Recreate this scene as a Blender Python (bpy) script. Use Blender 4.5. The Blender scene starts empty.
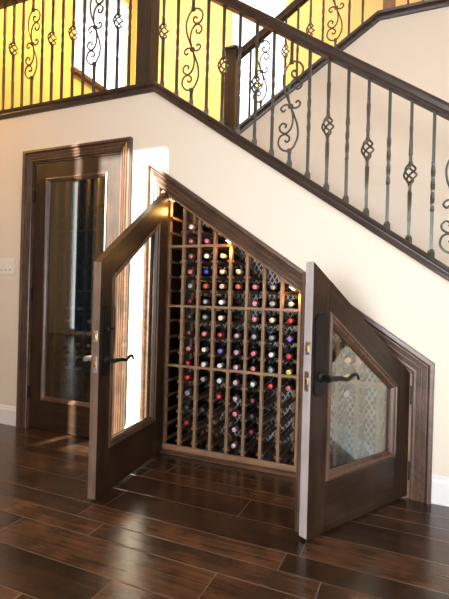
import bpy, bmesh, math, random
from mathutils import Vector, Matrix
random.seed(7)
S = bpy.context.scene
COL = S.collection
PI = math.pi

# ------------------------------------------------------------------ materials
def nodes_of(name):
    m = bpy.data.materials.new(name); m.use_nodes = True
    nt = m.node_tree; nt.nodes.clear()
    out = nt.nodes.new('ShaderNodeOutputMaterial')
    b = nt.nodes.new('ShaderNodeBsdfPrincipled')
    nt.links.new(b.outputs[0], out.inputs[0])
    return m, nt, b, out

def plain(name, col, rough=.5, metal=0., noise=0., nscale=20., spec=.5, emit=None, estr=0., bump=0.):
    m, nt, b, out = nodes_of(name)
    b.inputs['Roughness'].default_value = rough
    b.inputs['Metallic'].default_value = metal
    b.inputs['Specular IOR Level'].default_value = spec
    c = (*col, 1)
    if noise or bump:
        tc = nt.nodes.new('ShaderNodeTexCoord')
        n = nt.nodes.new('ShaderNodeTexNoise'); n.inputs['Scale'].default_value = nscale; n.inputs['Detail'].default_value = 4
        nt.links.new(tc.outputs['Object'], n.inputs['Vector'])
        mx = nt.nodes.new('ShaderNodeMix'); mx.data_type = 'RGBA'
        mx.inputs[6].default_value = tuple(v * (1 - noise) for v in col) + (1,)
        mx.inputs[7].default_value = tuple(min(1, v * (1 + noise)) for v in col) + (1,)
        nt.links.new(n.outputs['Fac'], mx.inputs[0]); nt.links.new(mx.outputs[2], b.inputs['Base Color'])
        if bump:
            bp = nt.nodes.new('ShaderNodeBump'); bp.inputs['Strength'].default_value = bump; bp.inputs['Distance'].default_value = .002
            nt.links.new(n.outputs['Fac'], bp.inputs['Height']); nt.links.new(bp.outputs[0], b.inputs['Normal'])
    else:
        b.inputs['Base Color'].default_value = c
    if emit:
        b.inputs['Emission Color'].default_value = (*emit, 1); b.inputs['Emission Strength'].default_value = estr
    return m

def wood(name, dark, light, axis='z', rough=.35, ang=0., fine=55., coarse=2.2, spec=.5):
    """grain runs along axis; ang turns it in the x-z plane"""
    m, nt, b, out = nodes_of(name)
    L = nt.links.new
    tc = nt.nodes.new('ShaderNodeTexCoord')
    rot = nt.nodes.new('ShaderNodeMapping'); rot.inputs['Rotation'].default_value = (0, ang, 0)
    L(tc.outputs['Object'], rot.inputs['Vector'])
    mp = nt.nodes.new('ShaderNodeMapping')
    sc = {'x': (coarse, fine, fine), 'y': (fine, coarse, fine), 'z': (fine, fine, coarse)}[axis]
    mp.inputs['Scale'].default_value = sc
    L(rot.outputs[0], mp.inputs['Vector'])
    n1 = nt.nodes.new('ShaderNodeTexNoise'); n1.inputs['Scale'].default_value = 1.; n1.inputs['Detail'].default_value = 5; n1.inputs['Distortion'].default_value = .6
    L(mp.outputs[0], n1.inputs['Vector'])
    n2 = nt.nodes.new('ShaderNodeTexNoise'); n2.inputs['Scale'].default_value = 5.; n2.inputs['Detail'].default_value = 3; n2.inputs['Distortion'].default_value = 1.2
    L(rot.outputs[0], n2.inputs['Vector'])
    ad = nt.nodes.new('ShaderNodeMath'); ad.operation = 'MULTIPLY_ADD'; ad.inputs[1].default_value = .55
    L(n1.outputs['Fac'], ad.inputs[0])
    hv = nt.nodes.new('ShaderNodeMath'); hv.operation = 'MULTIPLY'; hv.inputs[1].default_value = .45
    L(n2.outputs['Fac'], hv.inputs[0]); L(hv.outputs[0], ad.inputs[2])
    cr = nt.nodes.new('ShaderNodeValToRGB')
    cr.color_ramp.elements[0].position = .33; cr.color_ramp.elements[0].color = (*dark, 1)
    cr.color_ramp.elements[1].position = .68; cr.color_ramp.elements[1].color = (*light, 1)
    L(ad.outputs[0], cr.inputs[0]); L(cr.outputs[0], b.inputs['Base Color'])
    bp = nt.nodes.new('ShaderNodeBump'); bp.inputs['Strength'].default_value = .12; bp.inputs['Distance'].default_value = .002
    L(n1.outputs['Fac'], bp.inputs['Height']); L(bp.outputs[0], b.inputs['Normal'])
    b.inputs['Roughness'].default_value = rough; b.inputs['Specular IOR Level'].default_value = spec
    return m

def glass(name, ior=1.5, tint=(1, 1, 1), gain=1.6):
    m = bpy.data.materials.new(name); m.use_nodes = True
    nt = m.node_tree; nt.nodes.clear(); L = nt.links.new
    out = nt.nodes.new('ShaderNodeOutputMaterial')
    tr = nt.nodes.new('ShaderNodeBsdfTransparent'); tr.inputs[0].default_value = (*tint, 1)
    gl = nt.nodes.new('ShaderNodeBsdfGlossy'); gl.inputs['Roughness'].default_value = .0
    lw = nt.nodes.new('ShaderNodeLayerWeight'); lw.inputs['Blend'].default_value = .5
    pw = nt.nodes.new('ShaderNodeMath'); pw.operation = 'POWER'; pw.inputs[1].default_value = 5.
    ma = nt.nodes.new('ShaderNodeMath'); ma.operation = 'MULTIPLY_ADD'; f0 = ((ior - 1) / (ior + 1)) ** 2
    ma.inputs[1].default_value = (1 - f0) * gain; ma.inputs[2].default_value = f0 * gain; ma.use_clamp = True
    mx = nt.nodes.new('ShaderNodeMixShader')
    L(lw.outputs['Facing'], pw.inputs[0]); L(pw.outputs[0], ma.inputs[0])
    L(ma.outputs[0], mx.inputs[0]); L(tr.outputs[0], mx.inputs[1]); L(gl.outputs[0], mx.inputs[2])
    L(mx.outputs[0], out.inputs[0])
    return m

def floor_material():
    m, nt, b, out = nodes_of('hand_scraped_plank_floor'); L = nt.links.new
    def math_(op, a, c=None, clamp=False):
        n = nt.nodes.new('ShaderNodeMath'); n.operation = op; n.use_clamp = clamp
        for i, v in enumerate((a, c)):
            if v is None: continue
            if isinstance(v, (int, float)): n.inputs[i].default_value = v
            else: L(v, n.inputs[i])
        return n.outputs[0]
    tc = nt.nodes.new('ShaderNodeTexCoord'); sp = nt.nodes.new('ShaderNodeSeparateXYZ'); L(tc.outputs['Object'], sp.inputs[0])
    LEN = .98; SEAMS = (0., .130, .246, .443, .641)       # boards of mixed widths
    yy = math_('DIVIDE', math_('SUBTRACT', -.79, sp.outputs[1]), .641)
    tt = math_('MULTIPLY', math_('FRACT', yy), .641)
    row = math_('MULTIPLY', math_('FLOOR', yy), 4.)
    for q in SEAMS[1:4]: row = math_('ADD', row, math_('GREATER_THAN', tt, q))
    dist = None
    for q in SEAMS:
        dq = math_('ABSOLUTE', math_('SUBTRACT', tt, q)); dist = dq if dist is None else math_('MINIMUM', dist, dq)
    wn = nt.nodes.new('ShaderNodeTexWhiteNoise'); wn.noise_dimensions = '1D'; L(row, wn.inputs['W'])
    xx = math_('ADD', math_('DIVIDE', sp.outputs[0], LEN), math_('MULTIPLY', wn.outputs['Value'], 7.3))
    col = math_('FLOOR', xx); fx = math_('FRACT', xx)
    cb = nt.nodes.new('ShaderNodeCombineXYZ'); L(row, cb.inputs[0]); L(col, cb.inputs[1])
    w2 = nt.nodes.new('ShaderNodeTexWhiteNoise'); w2.noise_dimensions = '2D'; L(cb.outputs[0], w2.inputs['Vector'])
    # grain
    cv = nt.nodes.new('ShaderNodeCombineXYZ')
    L(math_('MULTIPLY', sp.outputs[0], 2.2), cv.inputs[0]); L(math_('MULTIPLY', sp.outputs[1], 48.), cv.inputs[1]); L(math_('MULTIPLY', w2.outputs['Value'], 40.), cv.inputs[2])
    gn = nt.nodes.new('ShaderNodeTexNoise'); gn.inputs['Scale'].default_value = 1.; gn.inputs['Detail'].default_value = 6; gn.inputs['Distortion'].default_value = .8
    L(cv.outputs[0], gn.inputs['Vector'])
    bl = nt.nodes.new('ShaderNodeTexNoise'); bl.inputs['Scale'].default_value = 6.; bl.inputs['Detail'].default_value = 4
    L(tc.outputs['Object'], bl.inputs['Vector'])
    t = math_('ADD', math_('ADD', math_('MULTIPLY', w2.outputs['Value'], .20), -.01), math_('ADD', math_('MULTIPLY', gn.outputs['Fac'], .42), math_('MULTIPLY', bl.outputs['Fac'], .48)))
    cr = nt.nodes.new('ShaderNodeValToRGB'); e = cr.color_ramp.elements
    e[0].position = .36; e[0].color = (.012, .0068, .0046, 1)
    e[1].position = .76; e[1].color = (.130, .060, .030, 1)
    k = e.new(.55); k.color = (.050, .025, .0138, 1)
    L(t, cr.inputs[0])
    # seams
    dy = math_('DIVIDE', dist, .205); dx = math_('MINIMUM', fx, math_('SUBTRACT', 1., fx))
    sy = math_('MINIMUM', math_('DIVIDE', dy, .022), 1.); sx = math_('MINIMUM', math_('DIVIDE', dx, .004), 1.)
    seam = math_('MINIMUM', sy, sx)
    mx = nt.nodes.new('ShaderNodeMix'); mx.data_type = 'RGBA'; mx.inputs[6].default_value = (.19, .155, .13, 1)  # pale seam colour stands in for light catching the board bevels
    seam_glint = math_('MAXIMUM', math_('MINIMUM', math_('DIVIDE', dy, .010), 1.), math_('MULTIPLY', bl.outputs['Fac'], .35))
    seam_glint = math_('MINIMUM', seam_glint, math_('MINIMUM', math_('DIVIDE', dx, .002), 1.))
    L(seam_glint, mx.inputs[0]); L(cr.outputs[0], mx.inputs[7]); L(mx.outputs[2], b.inputs['Base Color'])
    h = math_('ADD', math_('MULTIPLY', seam, .8), math_('MULTIPLY', gn.outputs['Fac'], .35))
    sc = nt.nodes.new('ShaderNodeTexNoise'); sc.inputs['Scale'].default_value = 1.; sc.inputs['Detail'].default_value = 2
    c2 = nt.nodes.new('ShaderNodeCombineXYZ'); L(math_('MULTIPLY', sp.outputs[0], 1.5), c2.inputs[0]); L(math_('MULTIPLY', sp.outputs[1], 14.), c2.inputs[1]); L(math_('MULTIPLY', w2.outputs['Value'], 9.), c2.inputs[2])
    L(c2.outputs[0], sc.inputs['Vector'])
    h = math_('ADD', h, math_('MULTIPLY', sc.outputs['Fac'], .9))
    bp = nt.nodes.new('ShaderNodeBump'); bp.inputs['Strength'].default_value = .30; bp.inputs['Distance'].default_value = .004
    L(h, bp.inputs['Height']); L(bp.outputs[0], b.inputs['Normal'])
    b.inputs['Roughness'].default_value = .21; b.inputs['Specular IOR Level'].default_value = .6
    return m

CASE_D, CASE_L = (.032, .016, .0095), (.135, .070, .042)
DOOR_D, DOOR_L = (.0085, .005, .003), (.046, .023, .0125)
SLOPE = -.689
A_S = math.atan(.689)
M = {}
M['wall'] = plain('cream_painted_plaster', (.74, .66, .555), .75, noise=.02, nscale=60, bump=.04)
M['lamplit_gold'] = plain('lamplit_gold_plaster', (.86, .56, .20), .75, noise=.02, nscale=60, bump=.04)  # yellow of the upstairs lamplight put into the wall colour
M['pale'] = plain('lamplit_yellow_plaster', (.80, .66, .42), .75, noise=.02, nscale=60, bump=.04)  # weaker lamplight yellow put into the back wall's colour
M['ceil'] = plain('white_ceiling_paint', (.8, .78, .74), .9, noise=.01)
M['white'] = plain('white_trim_paint', (.80, .80, .80), .4, noise=.01)
M['floor'] = floor_material()
for ax, a in (('x', 0), ('z', 0), ('s', A_S), ('t', -A_S), ('y', 0)):
    g = 'x' if ax in 'st' else ax
    M['case_' + ax] = wood('stained_casing_wood_' + ax, CASE_D, CASE_L, g, .32, -a)
    M['door_' + ax] = wood('stained_alder_door_' + ax, DOOR_D, DOOR_L, g, .36, -a, spec=.28)
    M['rail_' + ax] = wood('dark_walnut_rail_' + ax, (.018, .0105, .0072), (.060, .035, .025), g, .35, -a)
    M['rack_' + ax] = wood('redwood_rack_' + ax, (.16, .085, .042), (.34, .19, .10), g, .5, -a)
M['runner'] = wood('shade_darkened_runner_wood', (.07, .038, .02), (.16, .09, .05), 'y', .55)  # shade deep inside the rack put into the runner colour
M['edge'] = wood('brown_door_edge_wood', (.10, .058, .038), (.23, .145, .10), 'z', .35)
M['skylit_edge'] = wood('skylit_door_edge_wood', (.36, .32, .32), (.52, .47, .48), 'z', .35)  # sky sheen on the right leaf's edge put into the colour
M['iron'] = plain('wrought_iron', (.090, .094, .086), .42, .7, noise=.3, nscale=80)
M['bronze'] = plain('oil_rubbed_bronze', (.014, .013, .012), .38, .6, noise=.3, nscale=60)
M['steel'] = plain('satin_steel', (.55, .55, .56), .3, 1., noise=.05)
M['brass'] = plain('brass', (.75, .52, .18), .25, 1., noise=.05)
M['glass'] = glass('door_glass', 1.5, (.95, .97, .95), .9)
M['mirrorglass'] = glass('reflective_door_glass', 1.5, (.90, .97, .93), 4.2)
M['dimglass'] = glass('cellar_glass', 1.5, (.66, .67, .57), 4.6)
M['wineglass'] = plain('dark_bottle_glass', (.006, .008, .006), .12, 0, noise=.2, spec=.5)
M['wire'] = plain('pale_lattice_wire', (.44, .45, .43), .45, .2, noise=.05)
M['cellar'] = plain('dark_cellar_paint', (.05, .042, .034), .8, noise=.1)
M['plastic'] = plain('ivory_switch_plastic', (.80, .76, .70), .4, noise=.01)
M['lens'] = plain('lamp_lens', (1, .9, .7), .4, emit=(1, .72, .35), estr=9.)
M['curtain'] = plain('blue_curtain_cloth', (.05, .13, .30), .8, noise=.15, nscale=9)
CAPS = {}
for nm, c in dict(red=(.50, .030, .040), crimson=(.26, .020, .030), white=(.80, .78, .74), cream=(.78, .66, .44), blue=(.030, .045, .42),
                  violet=(.20, .13, .55), orange=(.66, .12, .045), peach=(.72, .48, .30), gray=(.27, .29, .31), black=(.035, .035, .04),
                  pink=(.62, .17, .21), lilac=(.52, .36, .46), rose=(.42, .14, .14), yellow=(.72, .66, .12), pale=(.62, .66, .68), maroon=(.13, .025, .035)).items():
    CAPS[nm] = plain(nm + '_foil', c, .38, .12, noise=.12, nscale=90)

# ------------------------------------------------------------------ mesh helpers
def box(bm, x0, x1, y0, y1, z0, z1, bev=0.):
    r = bmesh.ops.create_cube(bm, size=1.)
    vs = r['verts']
    for v in vs:
        v.co = Vector(((x0 + x1) / 2 + v.co.x * (x1 - x0), (y0 + y1) / 2 + v.co.y * (y1 - y0), (z0 + z1) / 2 + v.co.z * (z1 - z0)))
    if bev:
        es = list({e for v in vs for e in v.link_edges})
        bmesh.ops.bevel(bm, geom=es, offset=bev, segments=2, affect='EDGES', profile=.6)

def prism(bm, pts, d0, d1, plane='xz', bev=0.):
    """polygon pts in plane, extruded along the third axis from d0 to d1"""
    def mk(p, d):
        return {'xz': (p[0], d, p[1]), 'xy': (p[0], p[1], d), 'yz': (d, p[0], p[1])}[plane]
    a = [bm.verts.new(mk(p, d0)) for p in pts]; c = [bm.verts.new(mk(p, d1)) for p in pts]
    n = len(pts)
    fs = [bm.faces.new(a), bm.faces.new(c[::-1])]
    for i in range(n):
        fs.append(bm.faces.new((a[i], a[(i + 1) % n], c[(i + 1) % n], c[i])))
    if bev:
        es = list({e for f in fs for e in f.edges})
        bmesh.ops.bevel(bm, geom=es, offset=bev, segments=1, affect='EDGES')

def tube(bm, pts, r, n=6, closed=False, twist=None, square=False):
    pts = [Vector(p) for p in pts]
    rings = []; prev = None; N = len(pts)
    rr = r if callable(r) else (lambda i: r)
    for i, p in enumerate(pts):
        t = (pts[(i + 1) % N if closed else min(i + 1, N - 1)] - pts[(i - 1) % N if closed else max(i - 1, 0)]).normalized()
        if prev is None:
            prev = t.orthogonal().normalized() if abs(t.z) < .99 else Vector((1, 0, 0))
        u = (prev - t * prev.dot(t)).normalized(); prev = u; w = t.cross(u)
        k = 4 if square else n
        tw = (twist(i) if twist else 0.) + (PI / 4 if square else 0)
        q = rr(i) * (1.414 if square else 1)
        rings.append([bm.verts.new(p + q * (math.cos(2 * PI * j / k + tw) * u + math.sin(2 * PI * j / k + tw) * w)) for j in range(k)])
    k = len(rings[0])
    for i in range(N if closed else N - 1):
        a, c = rings[i], rings[(i + 1) % N]
        for j in range(k):
            bm.faces.new((a[j], a[(j + 1) % k], c[(j + 1) % k], c[j]))
    if not closed:
        bm.faces.new(rings[0][::-1]); bm.faces.new(rings[-1])

def lathe(bm, prof, o=(0, 0, 0), axis='y', n=16):
    """prof: (radius, distance along axis)"""
    o = Vector(o); rings = []
    def pt(r, d, a):
        c, s = r * math.cos(a), r * math.sin(a)
        return o + {'y': Vector((c, d, s)), 'z': Vector((c, s, d)), 'x': Vector((d, c, s))}[axis]
    for r, d in prof:
        rings.append([bm.verts.new(pt(r, d, 2 * PI * j / n)) for j in range(n)])
    for a, c in zip(rings, rings[1:]):
        for j in range(n):
            bm.faces.new((a[j], a[(j + 1) % n], c[(j + 1) % n], c[j]))
    bm.faces.new(rings[0][::-1]); bm.faces.new(rings[-1])

def catmull(p, n=8):
    p = [Vector(q) for q in p]; out = []
    for i in range(len(p) - 1):
        a, b, c, d = p[max(i - 1, 0)], p[i], p[i + 1], p[min(i + 2, len(p) - 1)]
        for k in range(n):
            t = k / n
            out.append(.5 * ((2 * b) + (c - a) * t + (2 * a - 5 * b + 4 * c - d) * t * t + (3 * b - a - 3 * c + d) * t ** 3))
    out.append(p[-1]); return out

def obj(name, bm, mat, parent=None, smooth=False, label=None):
    bmesh.ops.recalc_face_normals(bm, faces=bm.faces[:])
    me = bpy.data.meshes.new(name); bm.to_mesh(me); bm.free()
    if smooth:
        for f in me.polygons: f.use_smooth = True
        try: me.set_sharp_from_angle(angle=.7)
        except Exception: pass
    me.materials.append(M[mat] if isinstance(mat, str) else mat)
    o = bpy.data.objects.new(name, me); COL.objects.link(o)
    if parent: o.parent = parent
    if label: o['label'] = label
    return o
B = bmesh.new

def thing(name, label, cat, loc=(0, 0, 0), rz=0., group=None):
    o = bpy.data.objects.new(name, None); COL.objects.link(o); o.empty_display_size = .05
    o.location = loc; o.rotation_euler = (0, 0, rz); o['label'] = label; o['category'] = cat
    if group: o['group'] = group
    return o

def struct(name, bm, mat, label, cat, smooth=False):
    o = obj(name, bm, mat, None, smooth); o['kind'] = 'structure'; o['label'] = label; o['category'] = cat
    return o

def offset_path(pts, d):
    """open polyline offset to its left by d with mitred corners"""
    pts = [Vector(p) for p in pts]; out = []
    nr = []
    for a, b in zip(pts, pts[1:]):
        t = (b - a).normalized(); nr.append(Vector((-t.y, t.x)))
    for i, p in enumerate(pts):
        if i == 0: out.append(p + nr[0] * d)
        elif i == len(pts) - 1: out.append(p + nr[-1] * d)
        else:
            m = (nr[i - 1] + nr[i]).normalized(); out.append(p + m * d / m.dot(nr[i]))
    return out

def casing(bm, pts, prof):
    """prof: (offset to the left of the path, depth towards the viewer). path in x-z"""
    lines = [offset_path(pts, t) for t, _ in prof]
    vv = [[bm.verts.new((q.x, -d, q.y)) for q in ln] for ln, (_, d) in zip(lines, prof)]
    for a, c in zip(vv, vv[1:]):
        for i in range(len(pts) - 1):
            bm.faces.new((a[i], a[i + 1], c[i + 1], c[i]))
    a, c = vv[-1], vv[0]
    for i in range(len(pts) - 1): bm.faces.new((a[i], a[i + 1], c[i + 1], c[i]))
    bm.faces.new([v[0] for v in vv]); bm.faces.new([v[-1] for v in vv][::-1])

def cprof(w):
    p = [(0, 0), (0, .012), (.08, .016), (.13, .016), (.15, .011), (.19, .011), (.22, .017), (.36, .020), (.40, .014), (.44, .014),
         (.48, .021), (.62, .024), (.66, .018), (.70, .018), (.74, .027), (.80, .033), (.97, .033), (1, .029), (1, 0)]
    return [(a * w, d) for a, d in p]

# ------------------------------------------------------------------ room shell
ZL = 2.42                         # landing level
def skz(x): return 2.441 - .698 * (x + .47)     # underside of the raking skirt on the stair wall
OL, OR, OZ = -.395, 1.190, 1.757  # closet opening: left, right, top at the left
def oz(x): return OZ + SLOPE * (x + .384)
GL, GR, GT = -1.540, -.717, 2.048  # glass door opening

bm = B(); prism(bm, [(-8, 0), (GL, 0), (GL, GT), (GR, GT), (GR, 0), (OL, 0), (OL, oz(OL)), (OR, oz(OR)), (OR, 0), (3.03, 0), (-.47, 2.441), (-2.7, 2.441), (-2.7, 5.3), (-8, 5.3)], 0, .115)
struct('wall_front', bm, 'wall', 'cream plaster wall under the stairs holding the cellar doors', 'wall')
bm = B(); box(bm, -8.1, 3.5, -6.7, 2.95, -.1, 0)
struct('floor', bm, 'floor', 'dark brown hand-scraped hardwood plank floor', 'floor')
bm = B(); prism(bm, [(-8, -6.6), (3.4, -6.6), (3.4, 2.95), (-8, 2.95)], 5.3, 5.4, 'xy')
struct('ceiling', bm, 'ceil', 'white ceiling high over the hall and stairs', 'ceiling')

def wall_holes(bm, u0, u1, z0, z1, holes, d0, d1, plane):
    """wall of boxes around rectangular holes (u0,u1,z0,z1), holes sorted and not overlapping in u"""
    def bx(a, b, c, d):
        if b - a < 1e-4 or d - c < 1e-4: return
        if plane == 'x': box(bm, a, b, d0, d1, c, d)
        else: box(bm, d0, d1, a, b, c, d)
    us = sorted({u0, u1, *[h[0] for h in holes], *[h[1] for h in holes]})
    for ua, ub in zip(us, us[1:]):
        z = z0
        for h in sorted((h for h in holes if h[0] < (ua + ub) / 2 < h[1]), key=lambda h: h[2]):
            bx(ua, ub, z, h[2]); z = h[3]
        bx(ua, ub, z, z1)

SUNH = [(-2.78, -2.715, 2.19, 4.44), (-2.56, -1.99, 2.19, 4.33)]
BACKH = [(-7.1, -6.45, .12, 4.0), (-.3, 2.3, .3, 1.72)] + SUNH
bm = B(); wall_holes(bm, -8, 3.4, 0, 5.3, BACKH, -6.6, -6.5, 'x'); struct('wall_back', bm, 'wall', 'cream wall with tall windows behind the viewer', 'wall')
bm = B(); wall_holes(bm, -6.6, 2.95, 0, 5.3, [(-3.8, -.7, .3, 4.2)], 3.2, 3.3, 'y'); struct('wall_right', bm, 'wall', 'cream wall with an added window opening right of the stairs', 'wall')
bm = B(); box(bm, -8.1, -8, -6.6, 0, 0, 5.3); struct('wall_left', bm, 'wall', 'cream wall at the far left of the hall', 'wall')
LWX = -2.6
bm = B(); wall_holes(bm, .115, 2.95, ZL, 5.3, [(1.57, 2.70, 3.70, 5.15)], LWX - .1, LWX, 'y'); struct('wall_landing_left', bm, 'lamplit_gold', 'yellow lit wall with a window beside the landing', 'wall')
bm = B(); wall_holes(bm, LWX - .1, 3.2, 0, 5.3, [(-1.12, -.36, 3.15, 5.1)], 2.8, 2.9, 'x'); struct('wall_landing_back', bm, 'pale', 'wall behind the upper stairs, lamp yellow put in its colour', 'wall')
# wall between the two flights, carrying the second flight
def sk2(x): return 2.645 + .655 * (x + .2) if x > -.6 else ZL   # top line of the second band at y=1.1
CX2 = .885
def sk2t(x): return 2.615 + .652 * (x + .225)
ztop2 = sk2t(CX2)
bm = B(); prism(bm, [(-2.7, 0), (3.2, 0), (3.2, ztop2 - .06), (CX2, ztop2 - .06), (-.40, sk2t(-.40) - .06), (-.45, ZL - .1), (-2.7, ZL - .1)], 1.12, 1.22)
struct('wall_stair', bm, 'wall', 'cream wall between the two stair flights', 'wall')
bm = B(); prism(bm, [(-8, .12), (-.47, .12), (-.47, 2.8), (-8, 2.8)], ZL - .1, ZL, 'xy'); struct('floor_landing', bm, 'case_x', 'wooden stair landing above the glass door', 'floor')
bm = B(); box(bm, CX2, 3.2, 1.25, 2.8, ztop2 - .2, ztop2 - .03); struct('floor_upper', bm, 'case_x', 'upper floor at the head of the second flight', 'floor')
# the stepped flights
def steps(x_from, z_from, run, rise, n, sgn, y0, y1, thick):
    bm = B(); pts = [(x_from, z_from)]
    x, z = x_from, z_from
    for i in range(n):
        z2 = z - rise if sgn > 0 else z + rise
        if sgn > 0: pts += [(x, z2), (x + run, z2)]
        else: pts += [(x, z2), (x + run, z2)]
        x += run; z = z2
    pts += [(x, z - thick), (x_from, z_from - thick - (rise if sgn < 0 else 0))]
    prism(bm, pts, y0, y1); return bm
struct('floor_stairs', steps(-.465, ZL, .27, .186, 12, 1, .125, 1.11, .14), 'case_x', 'wooden treads of the near flight behind its skirt', 'floor')
struct('floor_stairs_upper', steps(-.40, ZL, .27, .17, 4, -1, 1.25, 2.3, .14), 'case_x', 'wooden treads of the second flight', 'floor')
# dark lining of the cellar behind the glass door and the closet back
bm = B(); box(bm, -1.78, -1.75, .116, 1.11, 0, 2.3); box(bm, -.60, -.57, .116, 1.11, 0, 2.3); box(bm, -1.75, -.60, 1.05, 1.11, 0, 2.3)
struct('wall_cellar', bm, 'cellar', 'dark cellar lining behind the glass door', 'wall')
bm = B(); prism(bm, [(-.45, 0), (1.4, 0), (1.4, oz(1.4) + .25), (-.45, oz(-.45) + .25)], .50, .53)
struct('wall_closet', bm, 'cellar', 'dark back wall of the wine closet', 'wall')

# baseboards
def baseboard(x0, x1, name, lab):
    bm = B(); prism(bm, [(0, 0), (-.016, 0), (-.016, .115), (-.010, .128), (-.010, .138), (0, .146)], x0, x1, 'yz'); struct(name, bm, 'white', lab, 'baseboard')
baseboard(-8, GL - .086, 'baseboard_left', 'white baseboard left of the glass door')
baseboard(GR + .086, OL - .1065, 'baseboard_middle', 'short white baseboard between the two casings')
baseboard(OR + .1065, 2.78, 'baseboard_right', 'white baseboard right of the closet doors')

# casings (trims)
bm = B(); casing(bm, [(GL, 0), (GL, GT), (GR, GT), (GR, 0)], cprof(.085))
box(bm, GL - .001, GL + .012, 0, .115, 0, GT); box(bm, GR - .012, GR + .001, 0, .115, 0, GT); box(bm, GL, GR, 0, .115, GT - .012, GT + .001)
struct('trim_1', bm, 'case_z', 'dark moulded casing around the glass door', 'door casing')
bm = B(); casing(bm, [(OL, 0), (OL, oz(OL)), (OR, oz(OR)), (OR, 0)], cprof(.105))
struct('trim_2', bm, 'case_s', 'moulded brown casing following the stair slope round the closet', 'door casing')
bm = B(); box(bm, OL, OL + .012, 0, .115, 0, oz(OL)); box(bm, OR - .012, OR, 0, .115, 0, oz(OR))
prism(bm, [(OL, oz(OL) - .014), (OR, oz(OR) - .014), (OR, oz(OR)), (OL, oz(OL))], 0, .115)
struct('trim_3', bm, 'rack_z', 'plain jamb lining inside the closet opening', 'door jamb')
bm = B(); prism(bm, [(-.012, 0), (.10, 0), (.10, .012), (-.004, .014), (-.012, .008)], OL + .012, OR - .012, 'yz')
struct('trim_4', bm, 'case_x', 'wooden threshold along the closet floor', 'threshold')

# raking skirts under the balusters: face board, bead and cap
def skirt(name, path, y0, lab, hgt, capw=.115):
    bm = B()
    prof = [(0, 0), (0, .016), (.018, .022), (.030, .018), (hgt * .6, .018), (hgt * .68, .030), (hgt * .95, .036), (hgt, .030), (hgt, -capw), (hgt - .02, -capw), (hgt - .02, 0)]
    casing(bm, path, prof)
    bmesh.ops.translate(bm, verts=bm.verts[:], vec=(0, y0, 0))
    return struct(name, bm, 'rail_s', lab, 'stair skirt')
skirt('trim_5', [(-2.6, 2.425), (-.47, 2.425), (3.0, skz(3.0) - .013)], 0, 'dark stringer cap along the landing and near flight', .060)
skirt('trim_6', [(-.405, sk2t(-.405) - .075), (CX2, ztop2 - .075), (3.2, ztop2 - .075)], 1.12, 'dark stringer cap along the second flight', .065)

# windows
def window(name, plane, u0, u1, z0, z1, d, lab, nu=1, nz=1, frame=.05, sill=None, mat='white'):
    t = thing(name, lab, 'window'); t['kind'] = 'structure'
    def bx(bm, a, b, c, e, lo, hi):
        if plane == 'x': box(bm, a, b, lo, hi, c, e)
        else: box(bm, lo, hi, a, b, c, e)
    bm = B(); f = frame
    bx(bm, u0, u0 + f, z0, z1, d, d + .06); bx(bm, u1 - f, u1, z0, z1, d, d + .06)
    bx(bm, u0 + f, u1 - f, z0, z0 + f, d, d + .06); bx(bm, u0 + f, u1 - f, z1 - f, z1, d, d + .06)
    for i in range(1, nu):
        c = u0 + (u1 - u0) * i / nu; bx(bm, c - .018, c + .018, z0 + f, z1 - f, d + .01, d + .05)
    for i in range(1, nz):
        c = z0 + (z1 - z0) * i / nz; bx(bm, u0 + f, u1 - f, c - .012, c + .012, d + .015, d + .045)
    obj('window_frame', bm, mat, t)
    if sill:
        bm = B(); bx(bm, u0 - .06, u1 + .06, z0 - .045, z0 - .001, *sill); obj('window_sill', bm, 'case_y', t)
    return t
window('window_1', 'y', 1.57, 2.70, 3.70, 5.15, LWX - .08, 'bright overexposed window beside the landing', 1, 1, .03, (LWX - .001, LWX + .07))
window('window_2', 'x', -1.12, -.36, 3.15, 5.1, 2.82, 'bright window behind the upper newel post', 2, 1, .03)
window('window_3', 'y', -3.8, -.7, .3, 4.2, 3.22, 'unseen large window added in the right wall for fill light', 3, 3, .06)  # unseen, added to carry the fill light from the right
window('window_4', 'x', -.3, 2.3, .3, 1.72, -6.58, 'unseen wide low window added behind the viewer for fill light', 4, 1, .04)  # added unseen, kept low so its sun stays off the stair wall
window('window_5', 'x', -7.1, -6.45, .12, 4.0, -6.58, 'tall narrow window with a blue curtain', 1, 1, .03)
bm = B()
pts = []
for i in range(41):
    x = -6.86 + .50 * i / 40
    pts.append((x, -6.455 + .022 * math.sin(i * 1.25)))
poly = pts + [(p[0], p[1] + .006) for p in pts[::-1]]
prism(bm, poly, .1, 4.1, 'xy')
c = obj('curtain', bm, 'curtain'); c['label'] = 'long blue curtain hanging over the tall narrow window'; c['category'] = 'curtain'

# ------------------------------------------------------------------ doors
W = .7813; HL, HR = 1.7456, .6703; HF = (HL + HR) / 2
def long_plate(bm, cu, z0, z1, w, t0, t1, s, round_=True):
    pts = []
    for k in range(13):
        a = PI * k / 12; pts.append((cu + w / 2 * math.cos(a), z1 - w / 2 + w / 2 * math.sin(a) * (1.1 if round_ else .4)))
    for k in range(13):
        a = PI + PI * k / 12; pts.append((cu + w / 2 * math.cos(a), z0 + w / 2 + w / 2 * math.sin(a) * (1.0 if round_ else .4)))
    prism(bm, pts, s * t0, s * t1)

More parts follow.
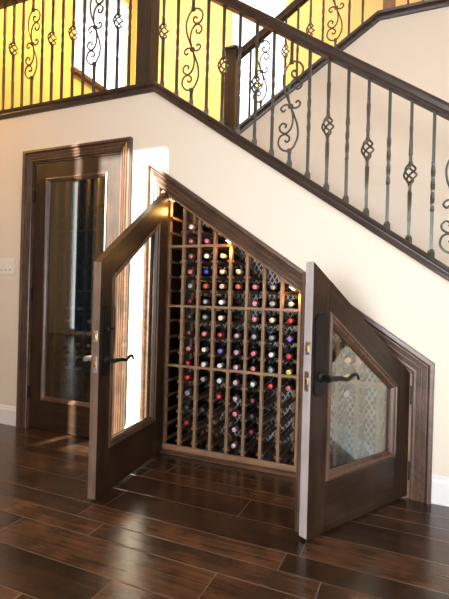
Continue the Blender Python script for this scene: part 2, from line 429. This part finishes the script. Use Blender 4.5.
def lever(bm, u, z, t, sgn, s, ln=.20):
    """lever handle standing off the face at t in direction sgn, arm towards the hinge"""
    lathe(bm, [(.022, 0), (.022, .006), (.013, .012), (.011, .050), (.013, .056)], (u, 0, z), 'y', 12)
    vs = bm.verts[-60:]
    for v in vs: v.co.y = s * (t + sgn * v.co.y)
    y = s * (t + sgn * .052)
    p = catmull([(u + .014, y, z), (u - .02, y, z), (u - .07, y, z - .002), (u - .115, y, z - .010), (u - .15, y, z + .004), (u - .18, y, z + .006), (u - ln, y - s * sgn * .004, z - .016)], 5)
    n = len(p)
    tube(bm, p, lambda i: .0135 - .0075 * i / n, 10)

def leaf(name, lab, hinge, xdir, s, h0, h1, hs):
    t = thing(name, lab, 'door', (hinge[0], hinge[1], 0), math.atan2(xdir[1], xdir[0])); t['kind'] = 'structure'
    top = lambda u: h0 + (h1 - h0) * u / W
    T = .045; B0 = .012; U0, U1, ZB, MG = .125, .671, .24, .138
    y0, y1 = (0, T) if s > 0 else (-T, 0)
    sm = 'door_t' if h1 > h0 else 'door_s'
    bm = B(); prism(bm, [(0, B0), (U0, B0), (U0, top(U0)), (0, top(0))], y0, y1, bev=.0015); obj('stile', bm, 'door_z', t)
    bm = B(); prism(bm, [(U1, B0), (W, B0), (W, top(W)), (U1, top(U1))], y0, y1, bev=.0015); obj('stile', bm, 'door_z', t)
    bm = B(); prism(bm, [(U0, B0), (U1, B0), (U1, ZB), (U0, ZB)], y0, y1); obj('bottom_rail', bm, 'door_x', t)
    bm = B(); prism(bm, [(U0, top(U0) - MG), (U1, top(U1) - MG), (U1, top(U1)), (U0, top(U0))], y0, y1); obj('top_rail', bm, sm, t)
    ring = [(U0, ZB), (U1, ZB), (U1, top(U1) - MG), (U0, top(U0) - MG)]    # counter-clockwise: left is inwards
    def loop(d):
        q = [Vector(p) for p in ring]; n = 4; o = []
        for i in range(n):
            e1 = (q[i] - q[i - 1]).normalized(); e2 = (q[(i + 1) % n] - q[i]).normalized()
            n1, n2 = Vector((-e1.y, e1.x)), Vector((-e2.y, e2.x)); m = (n1 + n2).normalized(); o.append(q[i] + m * d / m.dot(n1))
        return o
    bm = B()
    for sd in (0, 1):
        f = (lambda d: s * (T + d)) if sd else (lambda d: s * (-d))
        prof = [(0, 0), (0, .007), (.010, .010), (.014, .004), (.024, .002), (.034, -.012), (.036, -.019)]
        vv = [[bm.verts.new((p.x, f(d), p.y)) for p in loop(o)] for o, d in prof]
        for a, b in zip(vv, vv[1:]):
            for i in range(4): bm.faces.new((a[i], a[(i + 1) % 4], b[(i + 1) % 4], b[i]))
    obj('glazing_bead', bm, 'case_z', t)
    bm = B(); prism(bm, [(p.x, p.y) for p in loop(.030)], s * .0195, s * .0255)
    obj('glass_pane', bm, 'glass' if s > 0 else 'mirrorglass', t)
    # hinges
    for z in hs:
        bm = B(); lathe(bm, [(.008, 0), (.008, .10)], (-.006, -s * .008, z - .05), 'z', 8)
        box(bm, -.004, .0005, min(0, s * .035), max(0, s * .035), z - .05, z + .05); obj('hinge', bm, 'bronze', t)
    return t, T

def edge_lock(t, s):
    bm = B(); box(bm, W, W + .0012, min(s * .001, s * .044), max(s * .001, s * .044), .014, HF - .002); obj('edge_strip', bm, 'edge' if s > 0 else 'skylit_edge', t, label='lighter brown edge of the leaf' if s > 0 else 'edge of the leaf, sky sheen put in its colour')
    for z, hh in ((.832, .055), (.690, .085)):
        bm = B(); box(bm, W + .0012, W + .0025, min(s * .011, s * .034), max(s * .011, s * .034), z - hh / 2, z + hh / 2, .0006)
        p = obj('strike_plate', bm, 'steel', t)
        bm = B(); box(bm, W + .0025, W + .007, min(s * .016, s * .029), max(s * .016, s * .029), z - .013, z + .013, .001); obj('bolt', bm, 'brass', p)

aL, aR = 1.4643, 1.0509
d2, T = leaf('door_2', 'left closet door leaf swung wide open, sloped top falling toward its free edge', (-.3842, 0), (math.cos(aL), -math.sin(aL)), 1, HL - .006, HF, (.2, .85, 1.5))
bm = B(); long_plate(bm, .731, .622, .987, .072, T, T + .008, 1); obj('lock_plate', bm, 'bronze', d2)
bm = B(); lever(bm, .731, .708, T + .008, 1, 1); obj('lever_handle', bm, 'bronze', d2, True)
bm = B(); lathe(bm, [(.017, T + .008), (.017, T + .014), (.010, T + .016), (.009, T + .030)], (.731, 0, .868), 'y', 12); box(bm, .706, .756, T + .027, T + .036, .861, .875, .002); obj('thumb_turn', bm, 'bronze', d2)
bm = B(); long_plate(bm, .731, .622, .987, .072, -.008, 0, 1); obj('lock_plate', bm, 'bronze', d2)
bm = B(); lever(bm, .731, .708, -.008, -1, 1); obj('lever_handle', bm, 'steel', d2, True, label='satin steel lever on the outer face')
edge_lock(d2, 1)
d3, T = leaf('door_3', 'right closet door leaf half open, sloped top rising toward its free edge', (1.1785, 0), (-math.cos(aR), -math.sin(aR)), -1, HR - .004, HF, (.147, .55))
bm = B(); long_plate(bm, .728, .62, .985, .076, -.008, 0, -1); obj('lock_plate', bm, 'bronze', d3)
bm = B(); lever(bm, .726, .706, -.008, -1, -1); obj('lever_handle', bm, 'bronze', d3, True)
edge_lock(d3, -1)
bm = B()
for u0, u1, t0, t1 in ((W - .022, W + .016, .0455, .053), (W - .014, W + .010, .053, .061), (W - .004, W + .004, .061, .064)):
    box(bm, u0, u1, -t1, -t0, .030, HF - .045)
obj('astragal', bm, 'case_z', d3)

# glass door in the left wall
d1 = thing('door_1', 'tall closed wooden door with one long glass panel at left', 'door', (0, 0, 0)); d1['kind'] = 'structure'
a, b, y0, y1 = GL + .014, GR - .014, .006, .051
bm = B(); box(bm, a, a + .112, y0, y1, .008, GT - .014, .0015); obj('stile', bm, 'door_z', d1)
bm = B(); box(bm, b - .112, b, y0, y1, .008, GT - .014, .0015); obj('stile', bm, 'door_z', d1)
bm = B(); box(bm, a + .112, b - .112, y0, y1, .008, .225); obj('bottom_rail', bm, 'door_x', d1)
bm = B(); box(bm, a + .112, b - .112, y0, y1, 1.915, GT - .014); obj('top_rail', bm, 'door_x', d1)
q = [(a + .112, .225), (b - .112, .225), (b - .112, 1.915), (a + .112, 1.915)]
bm = B()
prof = [(0, -.006), (0, -.014), (.008, -.016), (.012, -.010), (.022, -.004), (.028, .006), (.028, .012)]
vv = []
for o, d in prof:
    vv.append([bm.verts.new((x, d, z)) for x, z in ((q[0][0] + o, q[0][1] + o), (q[1][0] - o, q[1][1] + o), (q[2][0] - o, q[2][1] - o), (q[3][0] + o, q[3][1] - o))])
for r0, r1 in zip(vv, vv[1:]):
    for i in range(4): bm.faces.new((r0[i], r0[(i + 1) % 4], r1[(i + 1) % 4], r1[i]))
bmesh.ops.translate(bm, verts=bm.verts[:], vec=(0, y0 + .006, 0))
obj('glazing_bead', bm, 'case_z', d1)
bm = B(); box(bm, q[0][0] + .018, q[1][0] - .018, .022, .028, q[0][1] + .018, q[2][1] - .018); obj('glass_pane', bm, 'dimglass', d1)
for z in (.28, 1.03, 1.78):
    bm = B(); lathe(bm, [(.008, 0), (.008, .10)], (a - .006, -.004, z - .05), 'z', 8); box(bm, a - .012, a, -.003, .006, z - .05, z + .05); obj('hinge', bm, 'bronze', d1)
bm = B(); long_plate(bm, b - .05, .62, .985, .07, -.003, .006, 1); obj('lock_plate', bm, 'bronze', d1)

# ------------------------------------------------------------------ light switch
sw = thing('light_switch', 'white light switch plate left of the glass door', 'light switch', (-1.82, 0, 1.245))
bm = B(); box(bm, -.108, .108, -.007, 0, -.062, .062, .003); obj('switch_plate', bm, 'plastic', sw)
for k in range(4):
    x = -.069 + .046 * k
    bm = B(); box(bm, x - .0165, x + .0165, -.0105, -.006, -.034, .034, .0015); r = obj('rocker', bm, 'plastic', sw)
    if k: 
        bm = B(); box(bm, x - .008, x + .008, -.0125, -.0104, -.029, -.024); obj('indicator', bm, 'bronze', r)

# ------------------------------------------------------------------ railings
def baluster(kind, parent, x, y, z0, zmid, z1, basket_h=.11):
    """one iron bar standing at z0 up to z1; kind is twist, basket, scroll"""
    r = .0082
    if kind == 'scroll':
        hh = .27
        bm = B()
        tube(bm, [(x, y, z0), (x, y, zmid - hh)], r, square=True); box(bm, x - .011, x + .011, y - .011, y + .011, zmid - hh - .012, zmid - hh + .012)
        o = obj('baluster', bm, 'iron', parent, label='iron baluster with a large scroll panel')
        bm = B(); tube(bm, [(x, y, zmid + hh), (x, y, z1)], r, square=True); box(bm, x - .011, x + .011, y - .011, y + .011, zmid + hh - .012, zmid + hh + .012)
        obj('upper_bar', bm, 'iron', o)
        bm = B(); k = 1 / 825.
        L = lambda P: [((px - 120) * k, (245 - pz) * k) for px, pz in P]
        curves = [L([(120, 22), (98, 45), (80, 90), (82, 140), (98, 190), (120, 245)]),
                  L([(120, 22), (155, 30), (178, 60), (172, 95), (148, 108), (126, 96), (122, 78), (134, 68), (145, 78)]),
                  L([(120, 245), (109, 205), (107, 165), (118, 130), (142, 112), (168, 125), (174, 148), (158, 164), (140, 154), (145, 140)]),
                  L([(120, 245), (140, 256), (160, 252), (169, 236), (156, 222), (145, 232)])]
        for c in curves:
            for sg in (1, -1):
                p = catmull([(x + sg * a, y, zmid + sg * b) for a, b in c], 5); n = len(p)
                tube(bm, p, .0062, 6)
        box(bm, x - .014, x + .014, y - .010, y + .010, zmid - .010, zmid + .010)
        obj('scroll', bm, 'iron', o, True)
    else:
        bm = B()
        def bar(a, b, t0, t1, turns):
            n = max(2, int((b - a) / .012)); zs = [a + (b - a) * i / n for i in range(n + 1)]
            def tw(i):
                f = (zs[i] - t0) / (t1 - t0); return max(0, min(1, f)) * turns * 2 * PI
            tube(bm, [(x, y, z) for z in zs], r, square=True, twist=tw)
        if kind == 'twist':
            bar(z0, z1, zmid - .13, zmid + .13, 4.5)
            o = obj('baluster', bm, 'iron', parent, label='plain iron baluster with a twisted middle')
        else:
            h = basket_h / 2
            bar(z0, zmid - h, zmid - h - .20, zmid - h - .045, 3); bar(zmid + h, z1, zmid + h + .045, zmid + h + .20, 3)
            for zz in (zmid - h, zmid + h): lathe(bm, [(.009, -.012), (.012, -.006), (.012, .006), (.009, .012)], (x, y, zz), 'z', 8)
            o = obj('baluster', bm, 'iron', parent, label='iron baluster with a wire basket knot')
            bm = B()
            for j in range(4):
                p = []
                for i in range(17):
                    f = i / 16; a = j * PI / 2 + f * 1.25 * PI; rr = .004 + .029 * math.sin(PI * f) ** .8
                    p.append((x + rr * math.cos(a), y + rr * math.sin(a), zmid - h + 2 * h * f))
                tube(bm, p, .0056, 5)
            obj('basket', bm, 'iron', o, True)
    bm = B()
    prof = [(.0135, -.012), (.0145, 0), (.0145, .028), (.0115, .034), (.0115, .040), (.008, .044)]
    lathe(bm, [(a * 1.25, d) for a, d in prof], (x, y, z0), 'z', 4)
    obj('shoe', bm, 'iron', o)
    return o

def rail_sweep(bm, path, y):
    """moulded handrail following a path of (x,z) centre points"""
    half = [(.000, .034), (.016, .033), (.027, .027), (.031, .016), (.028, .004), (.024, -.004), (.024, -.012), (.030, -.018), (.030, -.030), (.0, -.031)]
    sec = half + [(-a, b) for a, b in half[-2:0:-1]]
    offs = {}
    rings = []
    P = [Vector(p) for p in path]
    for dy, dz in sec:
        ln = offset_path(P, dz)
        rings.append([bm.verts.new((q.x, y + dy, q.y)) for q in ln])
    n = len(sec)
    for j in range(n):
        a, b = rings[j], rings[(j + 1) % n]
        for i in range(len(P) - 1): bm.faces.new((a[i], a[i + 1], b[i + 1], b[i]))
    bm.faces.new([r[0] for r in rings]); bm.faces.new([r[-1] for r in rings][::-1])

def newel(parent, x, y, z0, z1, w, mat='rail_z', label=None):
    bm = B(); box(bm, x - w / 2, x + w / 2, y - w / 2, y + w / 2, z0, z1, .003)
    o = obj('newel_post', bm, mat, parent, label=label)
    bm = B(); h = w / 2
    box(bm, x - h - .012, x + h + .012, y - h - .012, y + h + .012, z1, z1 + .022, .004)
    vs = [bm.verts.new((x + a * (h + .008), y + b * (h + .008), z1 + .022)) for a, b in ((-1, -1), (1, -1), (1, 1), (-1, 1))]; ap = bm.verts.new((x, y, z1 + .055))
    for i in range(4): bm.faces.new((vs[i], vs[(i + 1) % 4], ap))
    bm.faces.new(vs[::-1])
    obj('post_cap', bm, mat, o)
    return o

YB = .045
r1 = thing('stair_railing', 'near railing of iron balusters and dark handrail above the closet doors', 'railing', (0, 0, 0))
SEQ = ['basket', 'twist', 'scroll', 'twist', 'basket', 'twist', 'basket', 'twist', 'scroll', 'twist']
capz = 2.487
RZ = 3.415                                     # landing rail centre
nx = -.568
def rz1(x): return 2.4895 - .683 * (x - .70)  # centre of raking handrail
seqL = ['basket', 'twist', 'scroll', 'twist', 'basket', 'twist', 'basket', 'twist', 'scroll', 'twist', 'basket', 'twist']
for i, k in enumerate(seqL):
    x = -1.838 + .1022 * i
    baluster(k, r1, x, YB, capz, 3.005, RZ - .025)
for i in range(1, 4):
    x = -1.838 - .1022 * i
    baluster(['twist', 'basket', 'twist'][i - 1], r1, x, YB, capz, 3.005, RZ - .025)
seqR = ['basket', 'twist', 'scroll', 'twist', 'basket', 'twist', 'basket', 'twist', 'scroll', 'twist', 'basket', 'twist', 'basket', 'twist', 'basket', 'twist', 'scroll', 'twist', 'basket']
for i, k in enumerate(seqR):
    x = -.437 + .1134 * i
    zb = skz(x) + .058
    zm = zb + (.378 if k != 'scroll' else .368)
    baluster(k, r1, x, YB, zb, zm, rz1(x) - .022)
newel(r1, nx, YB + .01, 2.475, 3.62, .112)
bm = B(); rail_sweep(bm, [(-2.58, RZ), (nx - .056, RZ)], YB); obj('handrail', bm, 'rail_x', r1, True)
bm = B(); rail_sweep(bm, [(nx + .056, rz1(nx + .056)), (2.3, rz1(2.3))], YB); obj('handrail', bm, 'rail_s', r1, True)

r2 = thing('stair_railing', 'far railing climbing right along the second flight behind', 'railing', (0, 0, 0))
Y2 = 1.165
def c2z(x): return sk2t(min(x, CX2)) - .012
def rz2(x): return 3.235 + .652 * (x + .34)
n2 = -.39
newel(r2, n2, Y2, 2.44, 3.285, .105)
newel(r2, CX2 + .06, Y2, ztop2 - .04, ztop2 + .98, .09, 'rack_z', 'lighter brown post at the head of the second flight')
seq2 = ['twist', 'scroll', 'twist', 'basket', 'twist', 'basket', 'twist', 'scroll', 'twist', 'basket']
for i, k in enumerate(seq2):
    x = -.215 + .1065 * i; zb = c2z(x); 
    baluster(k, r2, x, Y2, zb, zb + .378, rz2(x) - .022)
for i in range(9):
    x = CX2 + .20 + .1065 * i; zb = c2z(x)
    baluster(['twist', 'basket', 'twist', 'scroll'][i % 4], r2, x, Y2, zb, zb + .45, ztop2 + .84)
bm = B(); rail_sweep(bm, [(n2 + .0525, rz2(n2 + .0525)), (CX2 + .015, rz2(CX2 + .015))], Y2); obj('handrail', bm, 'rail_t', r2, True)
bm = B(); rail_sweep(bm, [(CX2 + .105, ztop2 + .86), (3.19, ztop2 + .86)], Y2); obj('handrail', bm, 'rail_x', r2, True)

# ------------------------------------------------------------------ wine racks and bottles
RY = .055; PITCH = .1145; UX0 = -.358; DEP = .40
ROWS = {'A': [.505, .402, .305, .206, .106], 'B': [.912, .803, .698, .603], 'C': [1.312, 1.210, 1.115, 1.013], 'D': [1.610, 1.508, 1.412]}
ALLZ = sorted(z for v in ROWS.values() for z in v)
rack = thing('wine_rack', 'wooden wine rack filling the triangular closet under the stairs', 'wine rack', (0, 0, 0))
NC = 13
for i in range(NC + 1):
    x = UX0 + PITCH * i
    if x > 1.16: continue
    zt = oz(x) - .030
    bm = B(); hw = .0095
    prism(bm, [(x - hw, 0), (x + hw, 0), (x + hw, zt - hw * .689), (x - hw, zt + hw * .689)], RY, RY + .030, bev=.001)
    prism(bm, [(x - hw, 0), (x + hw, 0), (x + hw, zt - hw * .689), (x - hw, zt + hw * .689)], RY + DEP - .03, RY + DEP)
    u = obj('upright', bm, 'rack_z', rack)
    bm = B()
    for z in ALLZ:
        if z > zt - .03: continue
        zz = z - .026
        if i > 0: box(bm, x - hw - .014, x - hw, RY + .004, RY + DEP - .004, zz - .016, zz)
        if i < NC: box(bm, x + hw, x + hw + .014, RY + .004, RY + DEP - .004, zz - .016, zz)
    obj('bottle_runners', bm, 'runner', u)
for z in (.579, .979, 1.380):
    x1 = min(1.165, (OZ - .03 - z) / .689 - .384 - .01)
    bm = B(); box(bm, -.378, x1, RY - .010, RY - .0005, z - .008, z + .008, .001); obj('cross_rail', bm, 'rack_x', rack)
bm = B(); box(bm, -.378, 1.170, RY - .016, RY - .0005, .0125, .048, .002); obj('base_rail', bm, 'rack_x', rack)
# wire lattice at the back
bm = B(); yb = RY + DEP + .012
zcap = lambda x: oz(x) - .05
def clipseg(x0, z0, dx, dz):
    """points of a diagonal inside the triangular back"""
    pts = []
    for k in range(0, 400):
        x, z = x0 + dx * k * .02, z0 + dz * k * .02
        if -.37 < x < 1.16 and .02 < z < zcap(x): pts.append((x, z))
    return pts
d = .034
for n in range(-60, 90):
    for dx in (1, -1):
        x0 = n * d if dx > 0 else n * d
        p = clipseg(x0, 0, dx * .5, .866)
        if len(p) > 1:
            (xa, za), (xb, zb) = p[0], p[-1]
            ln = math.hypot(xb - xa, zb - za); ux, uz = (xb - xa) / ln, (zb - za) / ln; nxx, nzz = -uz * .0032, ux * .0032
            y0 = yb + (.003 if dx > 0 else 0)
            prism(bm, [(xa + nxx, za + nzz), (xa - nxx, za - nzz), (xb - nxx, zb - nzz), (xb + nxx, zb + nzz)], y0, y0 + .003)
obj('back_lattice', bm, 'wire', rack, label='pale diamond wire lattice')

# bottle prototype, neck towards the viewer, tip at the origin
bm = B(); lathe(bm, [(.0125, .058), (.0135, .062), (.0140, .085), (.0165, .100), (.027, .120), (.0345, .140), (.037, .160), (.037, .294), (.034, .300), (.018, .298)], (0, 0, 0), 'y', 20)
me_body = obj('bottle_body', bm, 'wineglass', None, True)
bm = B(); lathe(bm, [(.0125, 0), (.0152, .002), (.0160, .005), (.0160, .016), (.0145, .020), (.0142, .058), (.0132, .060)], (0, 0, 0), 'y', 18)
me_cap = obj('foil_capsule', bm, CAPS['red'], None, True)
cap_meshes = {}
for k, m in CAPS.items():
    q = me_cap.data.copy(); q.materials.clear(); q.materials.append(m); cap_meshes[k] = q
ORD = ['first', 'second', 'third', 'fourth', 'fifth', 'sixth', 'seventh', 'eighth', 'ninth', 'tenth', 'eleventh', 'twelfth']
BAY = {'A': 'bottom', 'B': 'second', 'C': 'third', 'D': 'top'}
first = [True]
def bottle(x, z, y, cap, label, group, plate=True):
    t = thing('wine_bottle', label, 'wine bottle', (x, y, z), 0, group)
    if first[0]:
        b, c = me_body, me_cap; first[0] = False
    else:
        b, c = me_body.copy(), me_cap.copy(); COL.objects.link(b); COL.objects.link(c)
    c.data = cap_meshes[cap]
    b.parent = t; c.parent = t
    t.rotation_euler = (0, random.uniform(-3, 3), 0)
STOCK = {
 1: {'A': ['red', 'gray', 'black', 'crimson', None], 'B': ['black', 'maroon', 'rose', 'crimson'], 'C': ['rose', 'rose', 'gray', 'maroon'], 'D': [None, 'white', 'rose']},
 2: {'A': ['gray', None, 'black', None, None], 'B': ['gray', 'pink', 'white', 'white'], 'C': ['white', 'blue', 'orange', 'gray'], 'D': [None, None, 'pink']},
 3: {'A': ['pale', 'red', None, None, None], 'B': ['cream', 'red', 'violet', 'white'], 'C': ['cream', 'cream', 'peach', 'white'], 'D': [None, None, 'crimson']},
 4: {'A': ['lilac', 'lilac', 'pink', 'lilac', 'lilac'], 'B': [None, 'lilac', 'lilac', 'lilac'], 'C': ['cream', 'cream', 'orange', None]},
 5: {'A': ['pale', 'maroon', 'black', 'maroon', None], 'B': ['pink', 'gray', 'pink', 'rose'], 'C': [None, None, 'pink', 'pink']},
 6: {'A': ['red', None, None, None, None], 'B': ['cream', 'gray', 'pale', 'gray'], 'C': [None, None, 'gray', 'gray']},
 7: {'A': ['rose', None, None, None, None], 'B': ['red', 'violet', 'red', 'yellow'], 'C': [None, None, None, 'gray']},
 9: {'A': ['pink', None, None, None, None], 'B': [None, None, 'pink', 'pale']},
 10: {'A': ['pale', None, None, None, None], 'B': [None, None, 'peach', 'yellow']},
}
for col, bays in STOCK.items():
    for bay, caps in bays.items():
        for r, cap in enumerate(caps):
            if not cap: continue
            x = UX0 + PITCH * (col + .5)
            if ROWS[bay][r] > oz(x + PITCH / 2) - .06: continue
            nr = {0: 'top', len(caps) - 1: 'bottom'}.get(r, ORD[r])
            capn = {'black': 'black', 'gray': 'gray', 'pale': 'pale gray'}.get(cap, cap)
            seen = 'seen through the right door glass' if col > 7 else ''
            lab = f"bottle with {capn} foil, {ORD[col]} rack column from left, {nr} row of {BAY[bay]} bay"
            if col > 7: lab = f"bottle with {capn} foil behind right door glass, {ORD[col]} column, {nr} row of {BAY[bay]} bay"
            bottle(x, ROWS[bay][r], RY - .008 + random.uniform(-.004, .004), cap, lab, 'wine bottles in the closet rack')

# cellar rack behind the glass door
RY2 = .42
rk = thing('wine_rack', 'shadowy wine rack behind the tall glass door', 'wine rack', (0, 0, 0))
for i in range(10):
    x = -1.72 + PITCH * i
    bm = B(); box(bm, x - .0095, x + .0095, RY2, RY2 + .03, 0, 2.1); box(bm, x - .0095, x + .0095, RY2 + .37, RY2 + .40, 0, 2.1); u = obj('upright', bm, 'rack_z', rk)
    bm = B()
    for k in range(18):
        z = .10 + .102 * k
        if i: box(bm, x - .0235, x - .0095, RY2 + .004, RY2 + .396, z - .042, z - .026)
        if i < 9: box(bm, x + .0095, x + .0235, RY2 + .004, RY2 + .396, z - .042, z - .026)
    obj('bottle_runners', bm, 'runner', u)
for z in (.56, 1.07, 1.58):
    bm = B(); box(bm, -1.735, -.675, RY2 - .010, RY2 - .0005, z - .008, z + .008); obj('cross_rail', bm, 'rack_x', rk)
for ci in range(1, 6):
    for k in range(3, 9):
        if (ci * 7 + k * 3) % 5 == 0: continue
        cap = ['white', 'cream', 'pale', 'gray'][(ci + k) % 4]
        bottle(-1.72 + PITCH * (ci + .5), .10 + .102 * k, RY2 - .01, cap, f"bottle behind the tall glass door, {ORD[ci-1]} bottle column, row {ORD[k-3]} from bottom", 'wine bottles behind the glass door')

# puck lamps under the sloped head of the closet
for i, x in enumerate((-.318, .10, .52, .94)):
    z = oz(x) - .016
    t = thing('puck_light', ['round puck lamp at the top left of the closet', 'round puck lamp under the upper slope of the closet', 'round puck lamp under the middle slope of the closet', 'round puck lamp at the low right of the closet'][i], 'lamp', (x, .022, z), 0, 'puck lamps along the closet head')
    t.rotation_euler = (0, A_S, 0)
    bm = B(); lathe(bm, [(.022, -.010), (.024, -.006), (.024, 0)], (0, 0, 0), 'z', 16); obj('lamp_housing', bm, 'steel', t)
    bm = B(); lathe(bm, [(.018, -.0125), (.019, -.0101)], (0, 0, 0), 'z', 16); obj('lamp_lens', bm, 'lens', t)

# ------------------------------------------------------------------ lights
def light(name, kind, loc, energy, col, **k):
    d = bpy.data.lights.new(name, kind); d.energy = energy; d.color = col
    o = bpy.data.objects.new(name, d); COL.objects.link(o); o.location = loc
    for a, v in k.items():
        if a == 'rot': o.rotation_euler = v
        elif a == 'dir': o.rotation_euler = Vector(v).to_track_quat('-Z', 'Y').to_euler()
        else: setattr(d, a, v)
    return o
light('right_daylight_fill', 'AREA', (3.19, -2.25, 2.25), 19, (.97, .985, 1.), dir=(-1, 0, 0), shape='RECTANGLE', size=3.0, size_y=3.8)  # area fill added at the right for brightness falling off along the wall
light('back_daylight_fill', 'AREA', (1.0, -6.48, 1.01), 34, (.93, .965, 1.), dir=(0, 1, .04), spread=1.0, shape='RECTANGLE', size=2.5, size_y=1.36)  # added frontal fill, spread narrowed so the left wall stays darker
light('daylight_landing_window', 'AREA', (LWX + .01, 2.13, 4.4), 2, (1., .98, .95), dir=(1, 0, 0), shape='RECTANGLE', size=1.1, size_y=1.4)
light('daylight_upper_window', 'AREA', (-.74, 2.79, 4.1), 5, (1., .98, .95), dir=(0, -1, 0), shape='RECTANGLE', size=.7, size_y=1.9)
light('sunlight', 'SUN', (-3, -9, 6), 30, (1., .93, .80), dir=(.25, 1, -.35), angle=.008)
light('upstairs_lamp', 'POINT', (-1.35, .95, 4.5), 225, (1., .60, .17), shadow_soft_size=.1)
light('warm_hall_fill', 'POINT', (-2.9, -1.1, 2.9), 62, (1., .51, .12), shadow_soft_size=.15)  # unseen light added to warm the left wall
for x in (-.318, .10, .52, .94):
    light('puck_glow', 'POINT', (x + .02 if x < 0 else x + .01, .10 if x < 0 else .036, oz(x) - .085), 2.2 if x < 0 else 1.4, (1., .52, .13), shadow_soft_size=.02)
light('cellar_fill', 'POINT', (-1.15, .25, 2.1), 8., (1., .8, .42), shadow_soft_size=.05)  # light without a fixture, added for glints on the cellar bottles

w = bpy.data.worlds.new('daylight'); S.world = w; w.use_nodes = True
bg = w.node_tree.nodes['Background']; bg.inputs[0].default_value = (.86, .93, 1.0, 1); bg.inputs[1].default_value = 2.6

# ------------------------------------------------------------------ camera
yaw, pit, rol = .4025387, -.00246991, .02674318
fw = Vector((-math.sin(yaw) * math.cos(pit), math.cos(yaw) * math.cos(pit), math.sin(pit)))
r = Vector((math.cos(yaw), math.sin(yaw), 0)); u = r.cross(fw)
R = math.cos(rol) * r + math.sin(rol) * u; U = -math.sin(rol) * r + math.cos(rol) * u
cam = bpy.data.cameras.new('camera'); co = bpy.data.objects.new('camera', cam); COL.objects.link(co)
co.matrix_world = Matrix(((R.x, U.x, -fw.x, 1.19026), (R.y, U.y, -fw.y, -2.58586), (R.z, U.z, -fw.z, 1.03874), (0, 0, 0, 1)))
cam.sensor_fit = 'AUTO'; cam.sensor_width = 36.; cam.lens = 446.43 / 599 * 36; cam.clip_start = .05
S.camera = co
S.view_settings.view_transform = 'Standard'; S.view_settings.look = 'None'; S.view_settings.gamma = 1.; S.view_settings.exposure = .15
S.view_settings.use_curve_mapping = False
S.cycles.use_denoising = True
S.cycles.max_bounces = 8; S.cycles.diffuse_bounces = 4; S.cycles.glossy_bounces = 4; S.cycles.transparent_max_bounces = 12
S.cycles.sample_clamp_indirect = 6.
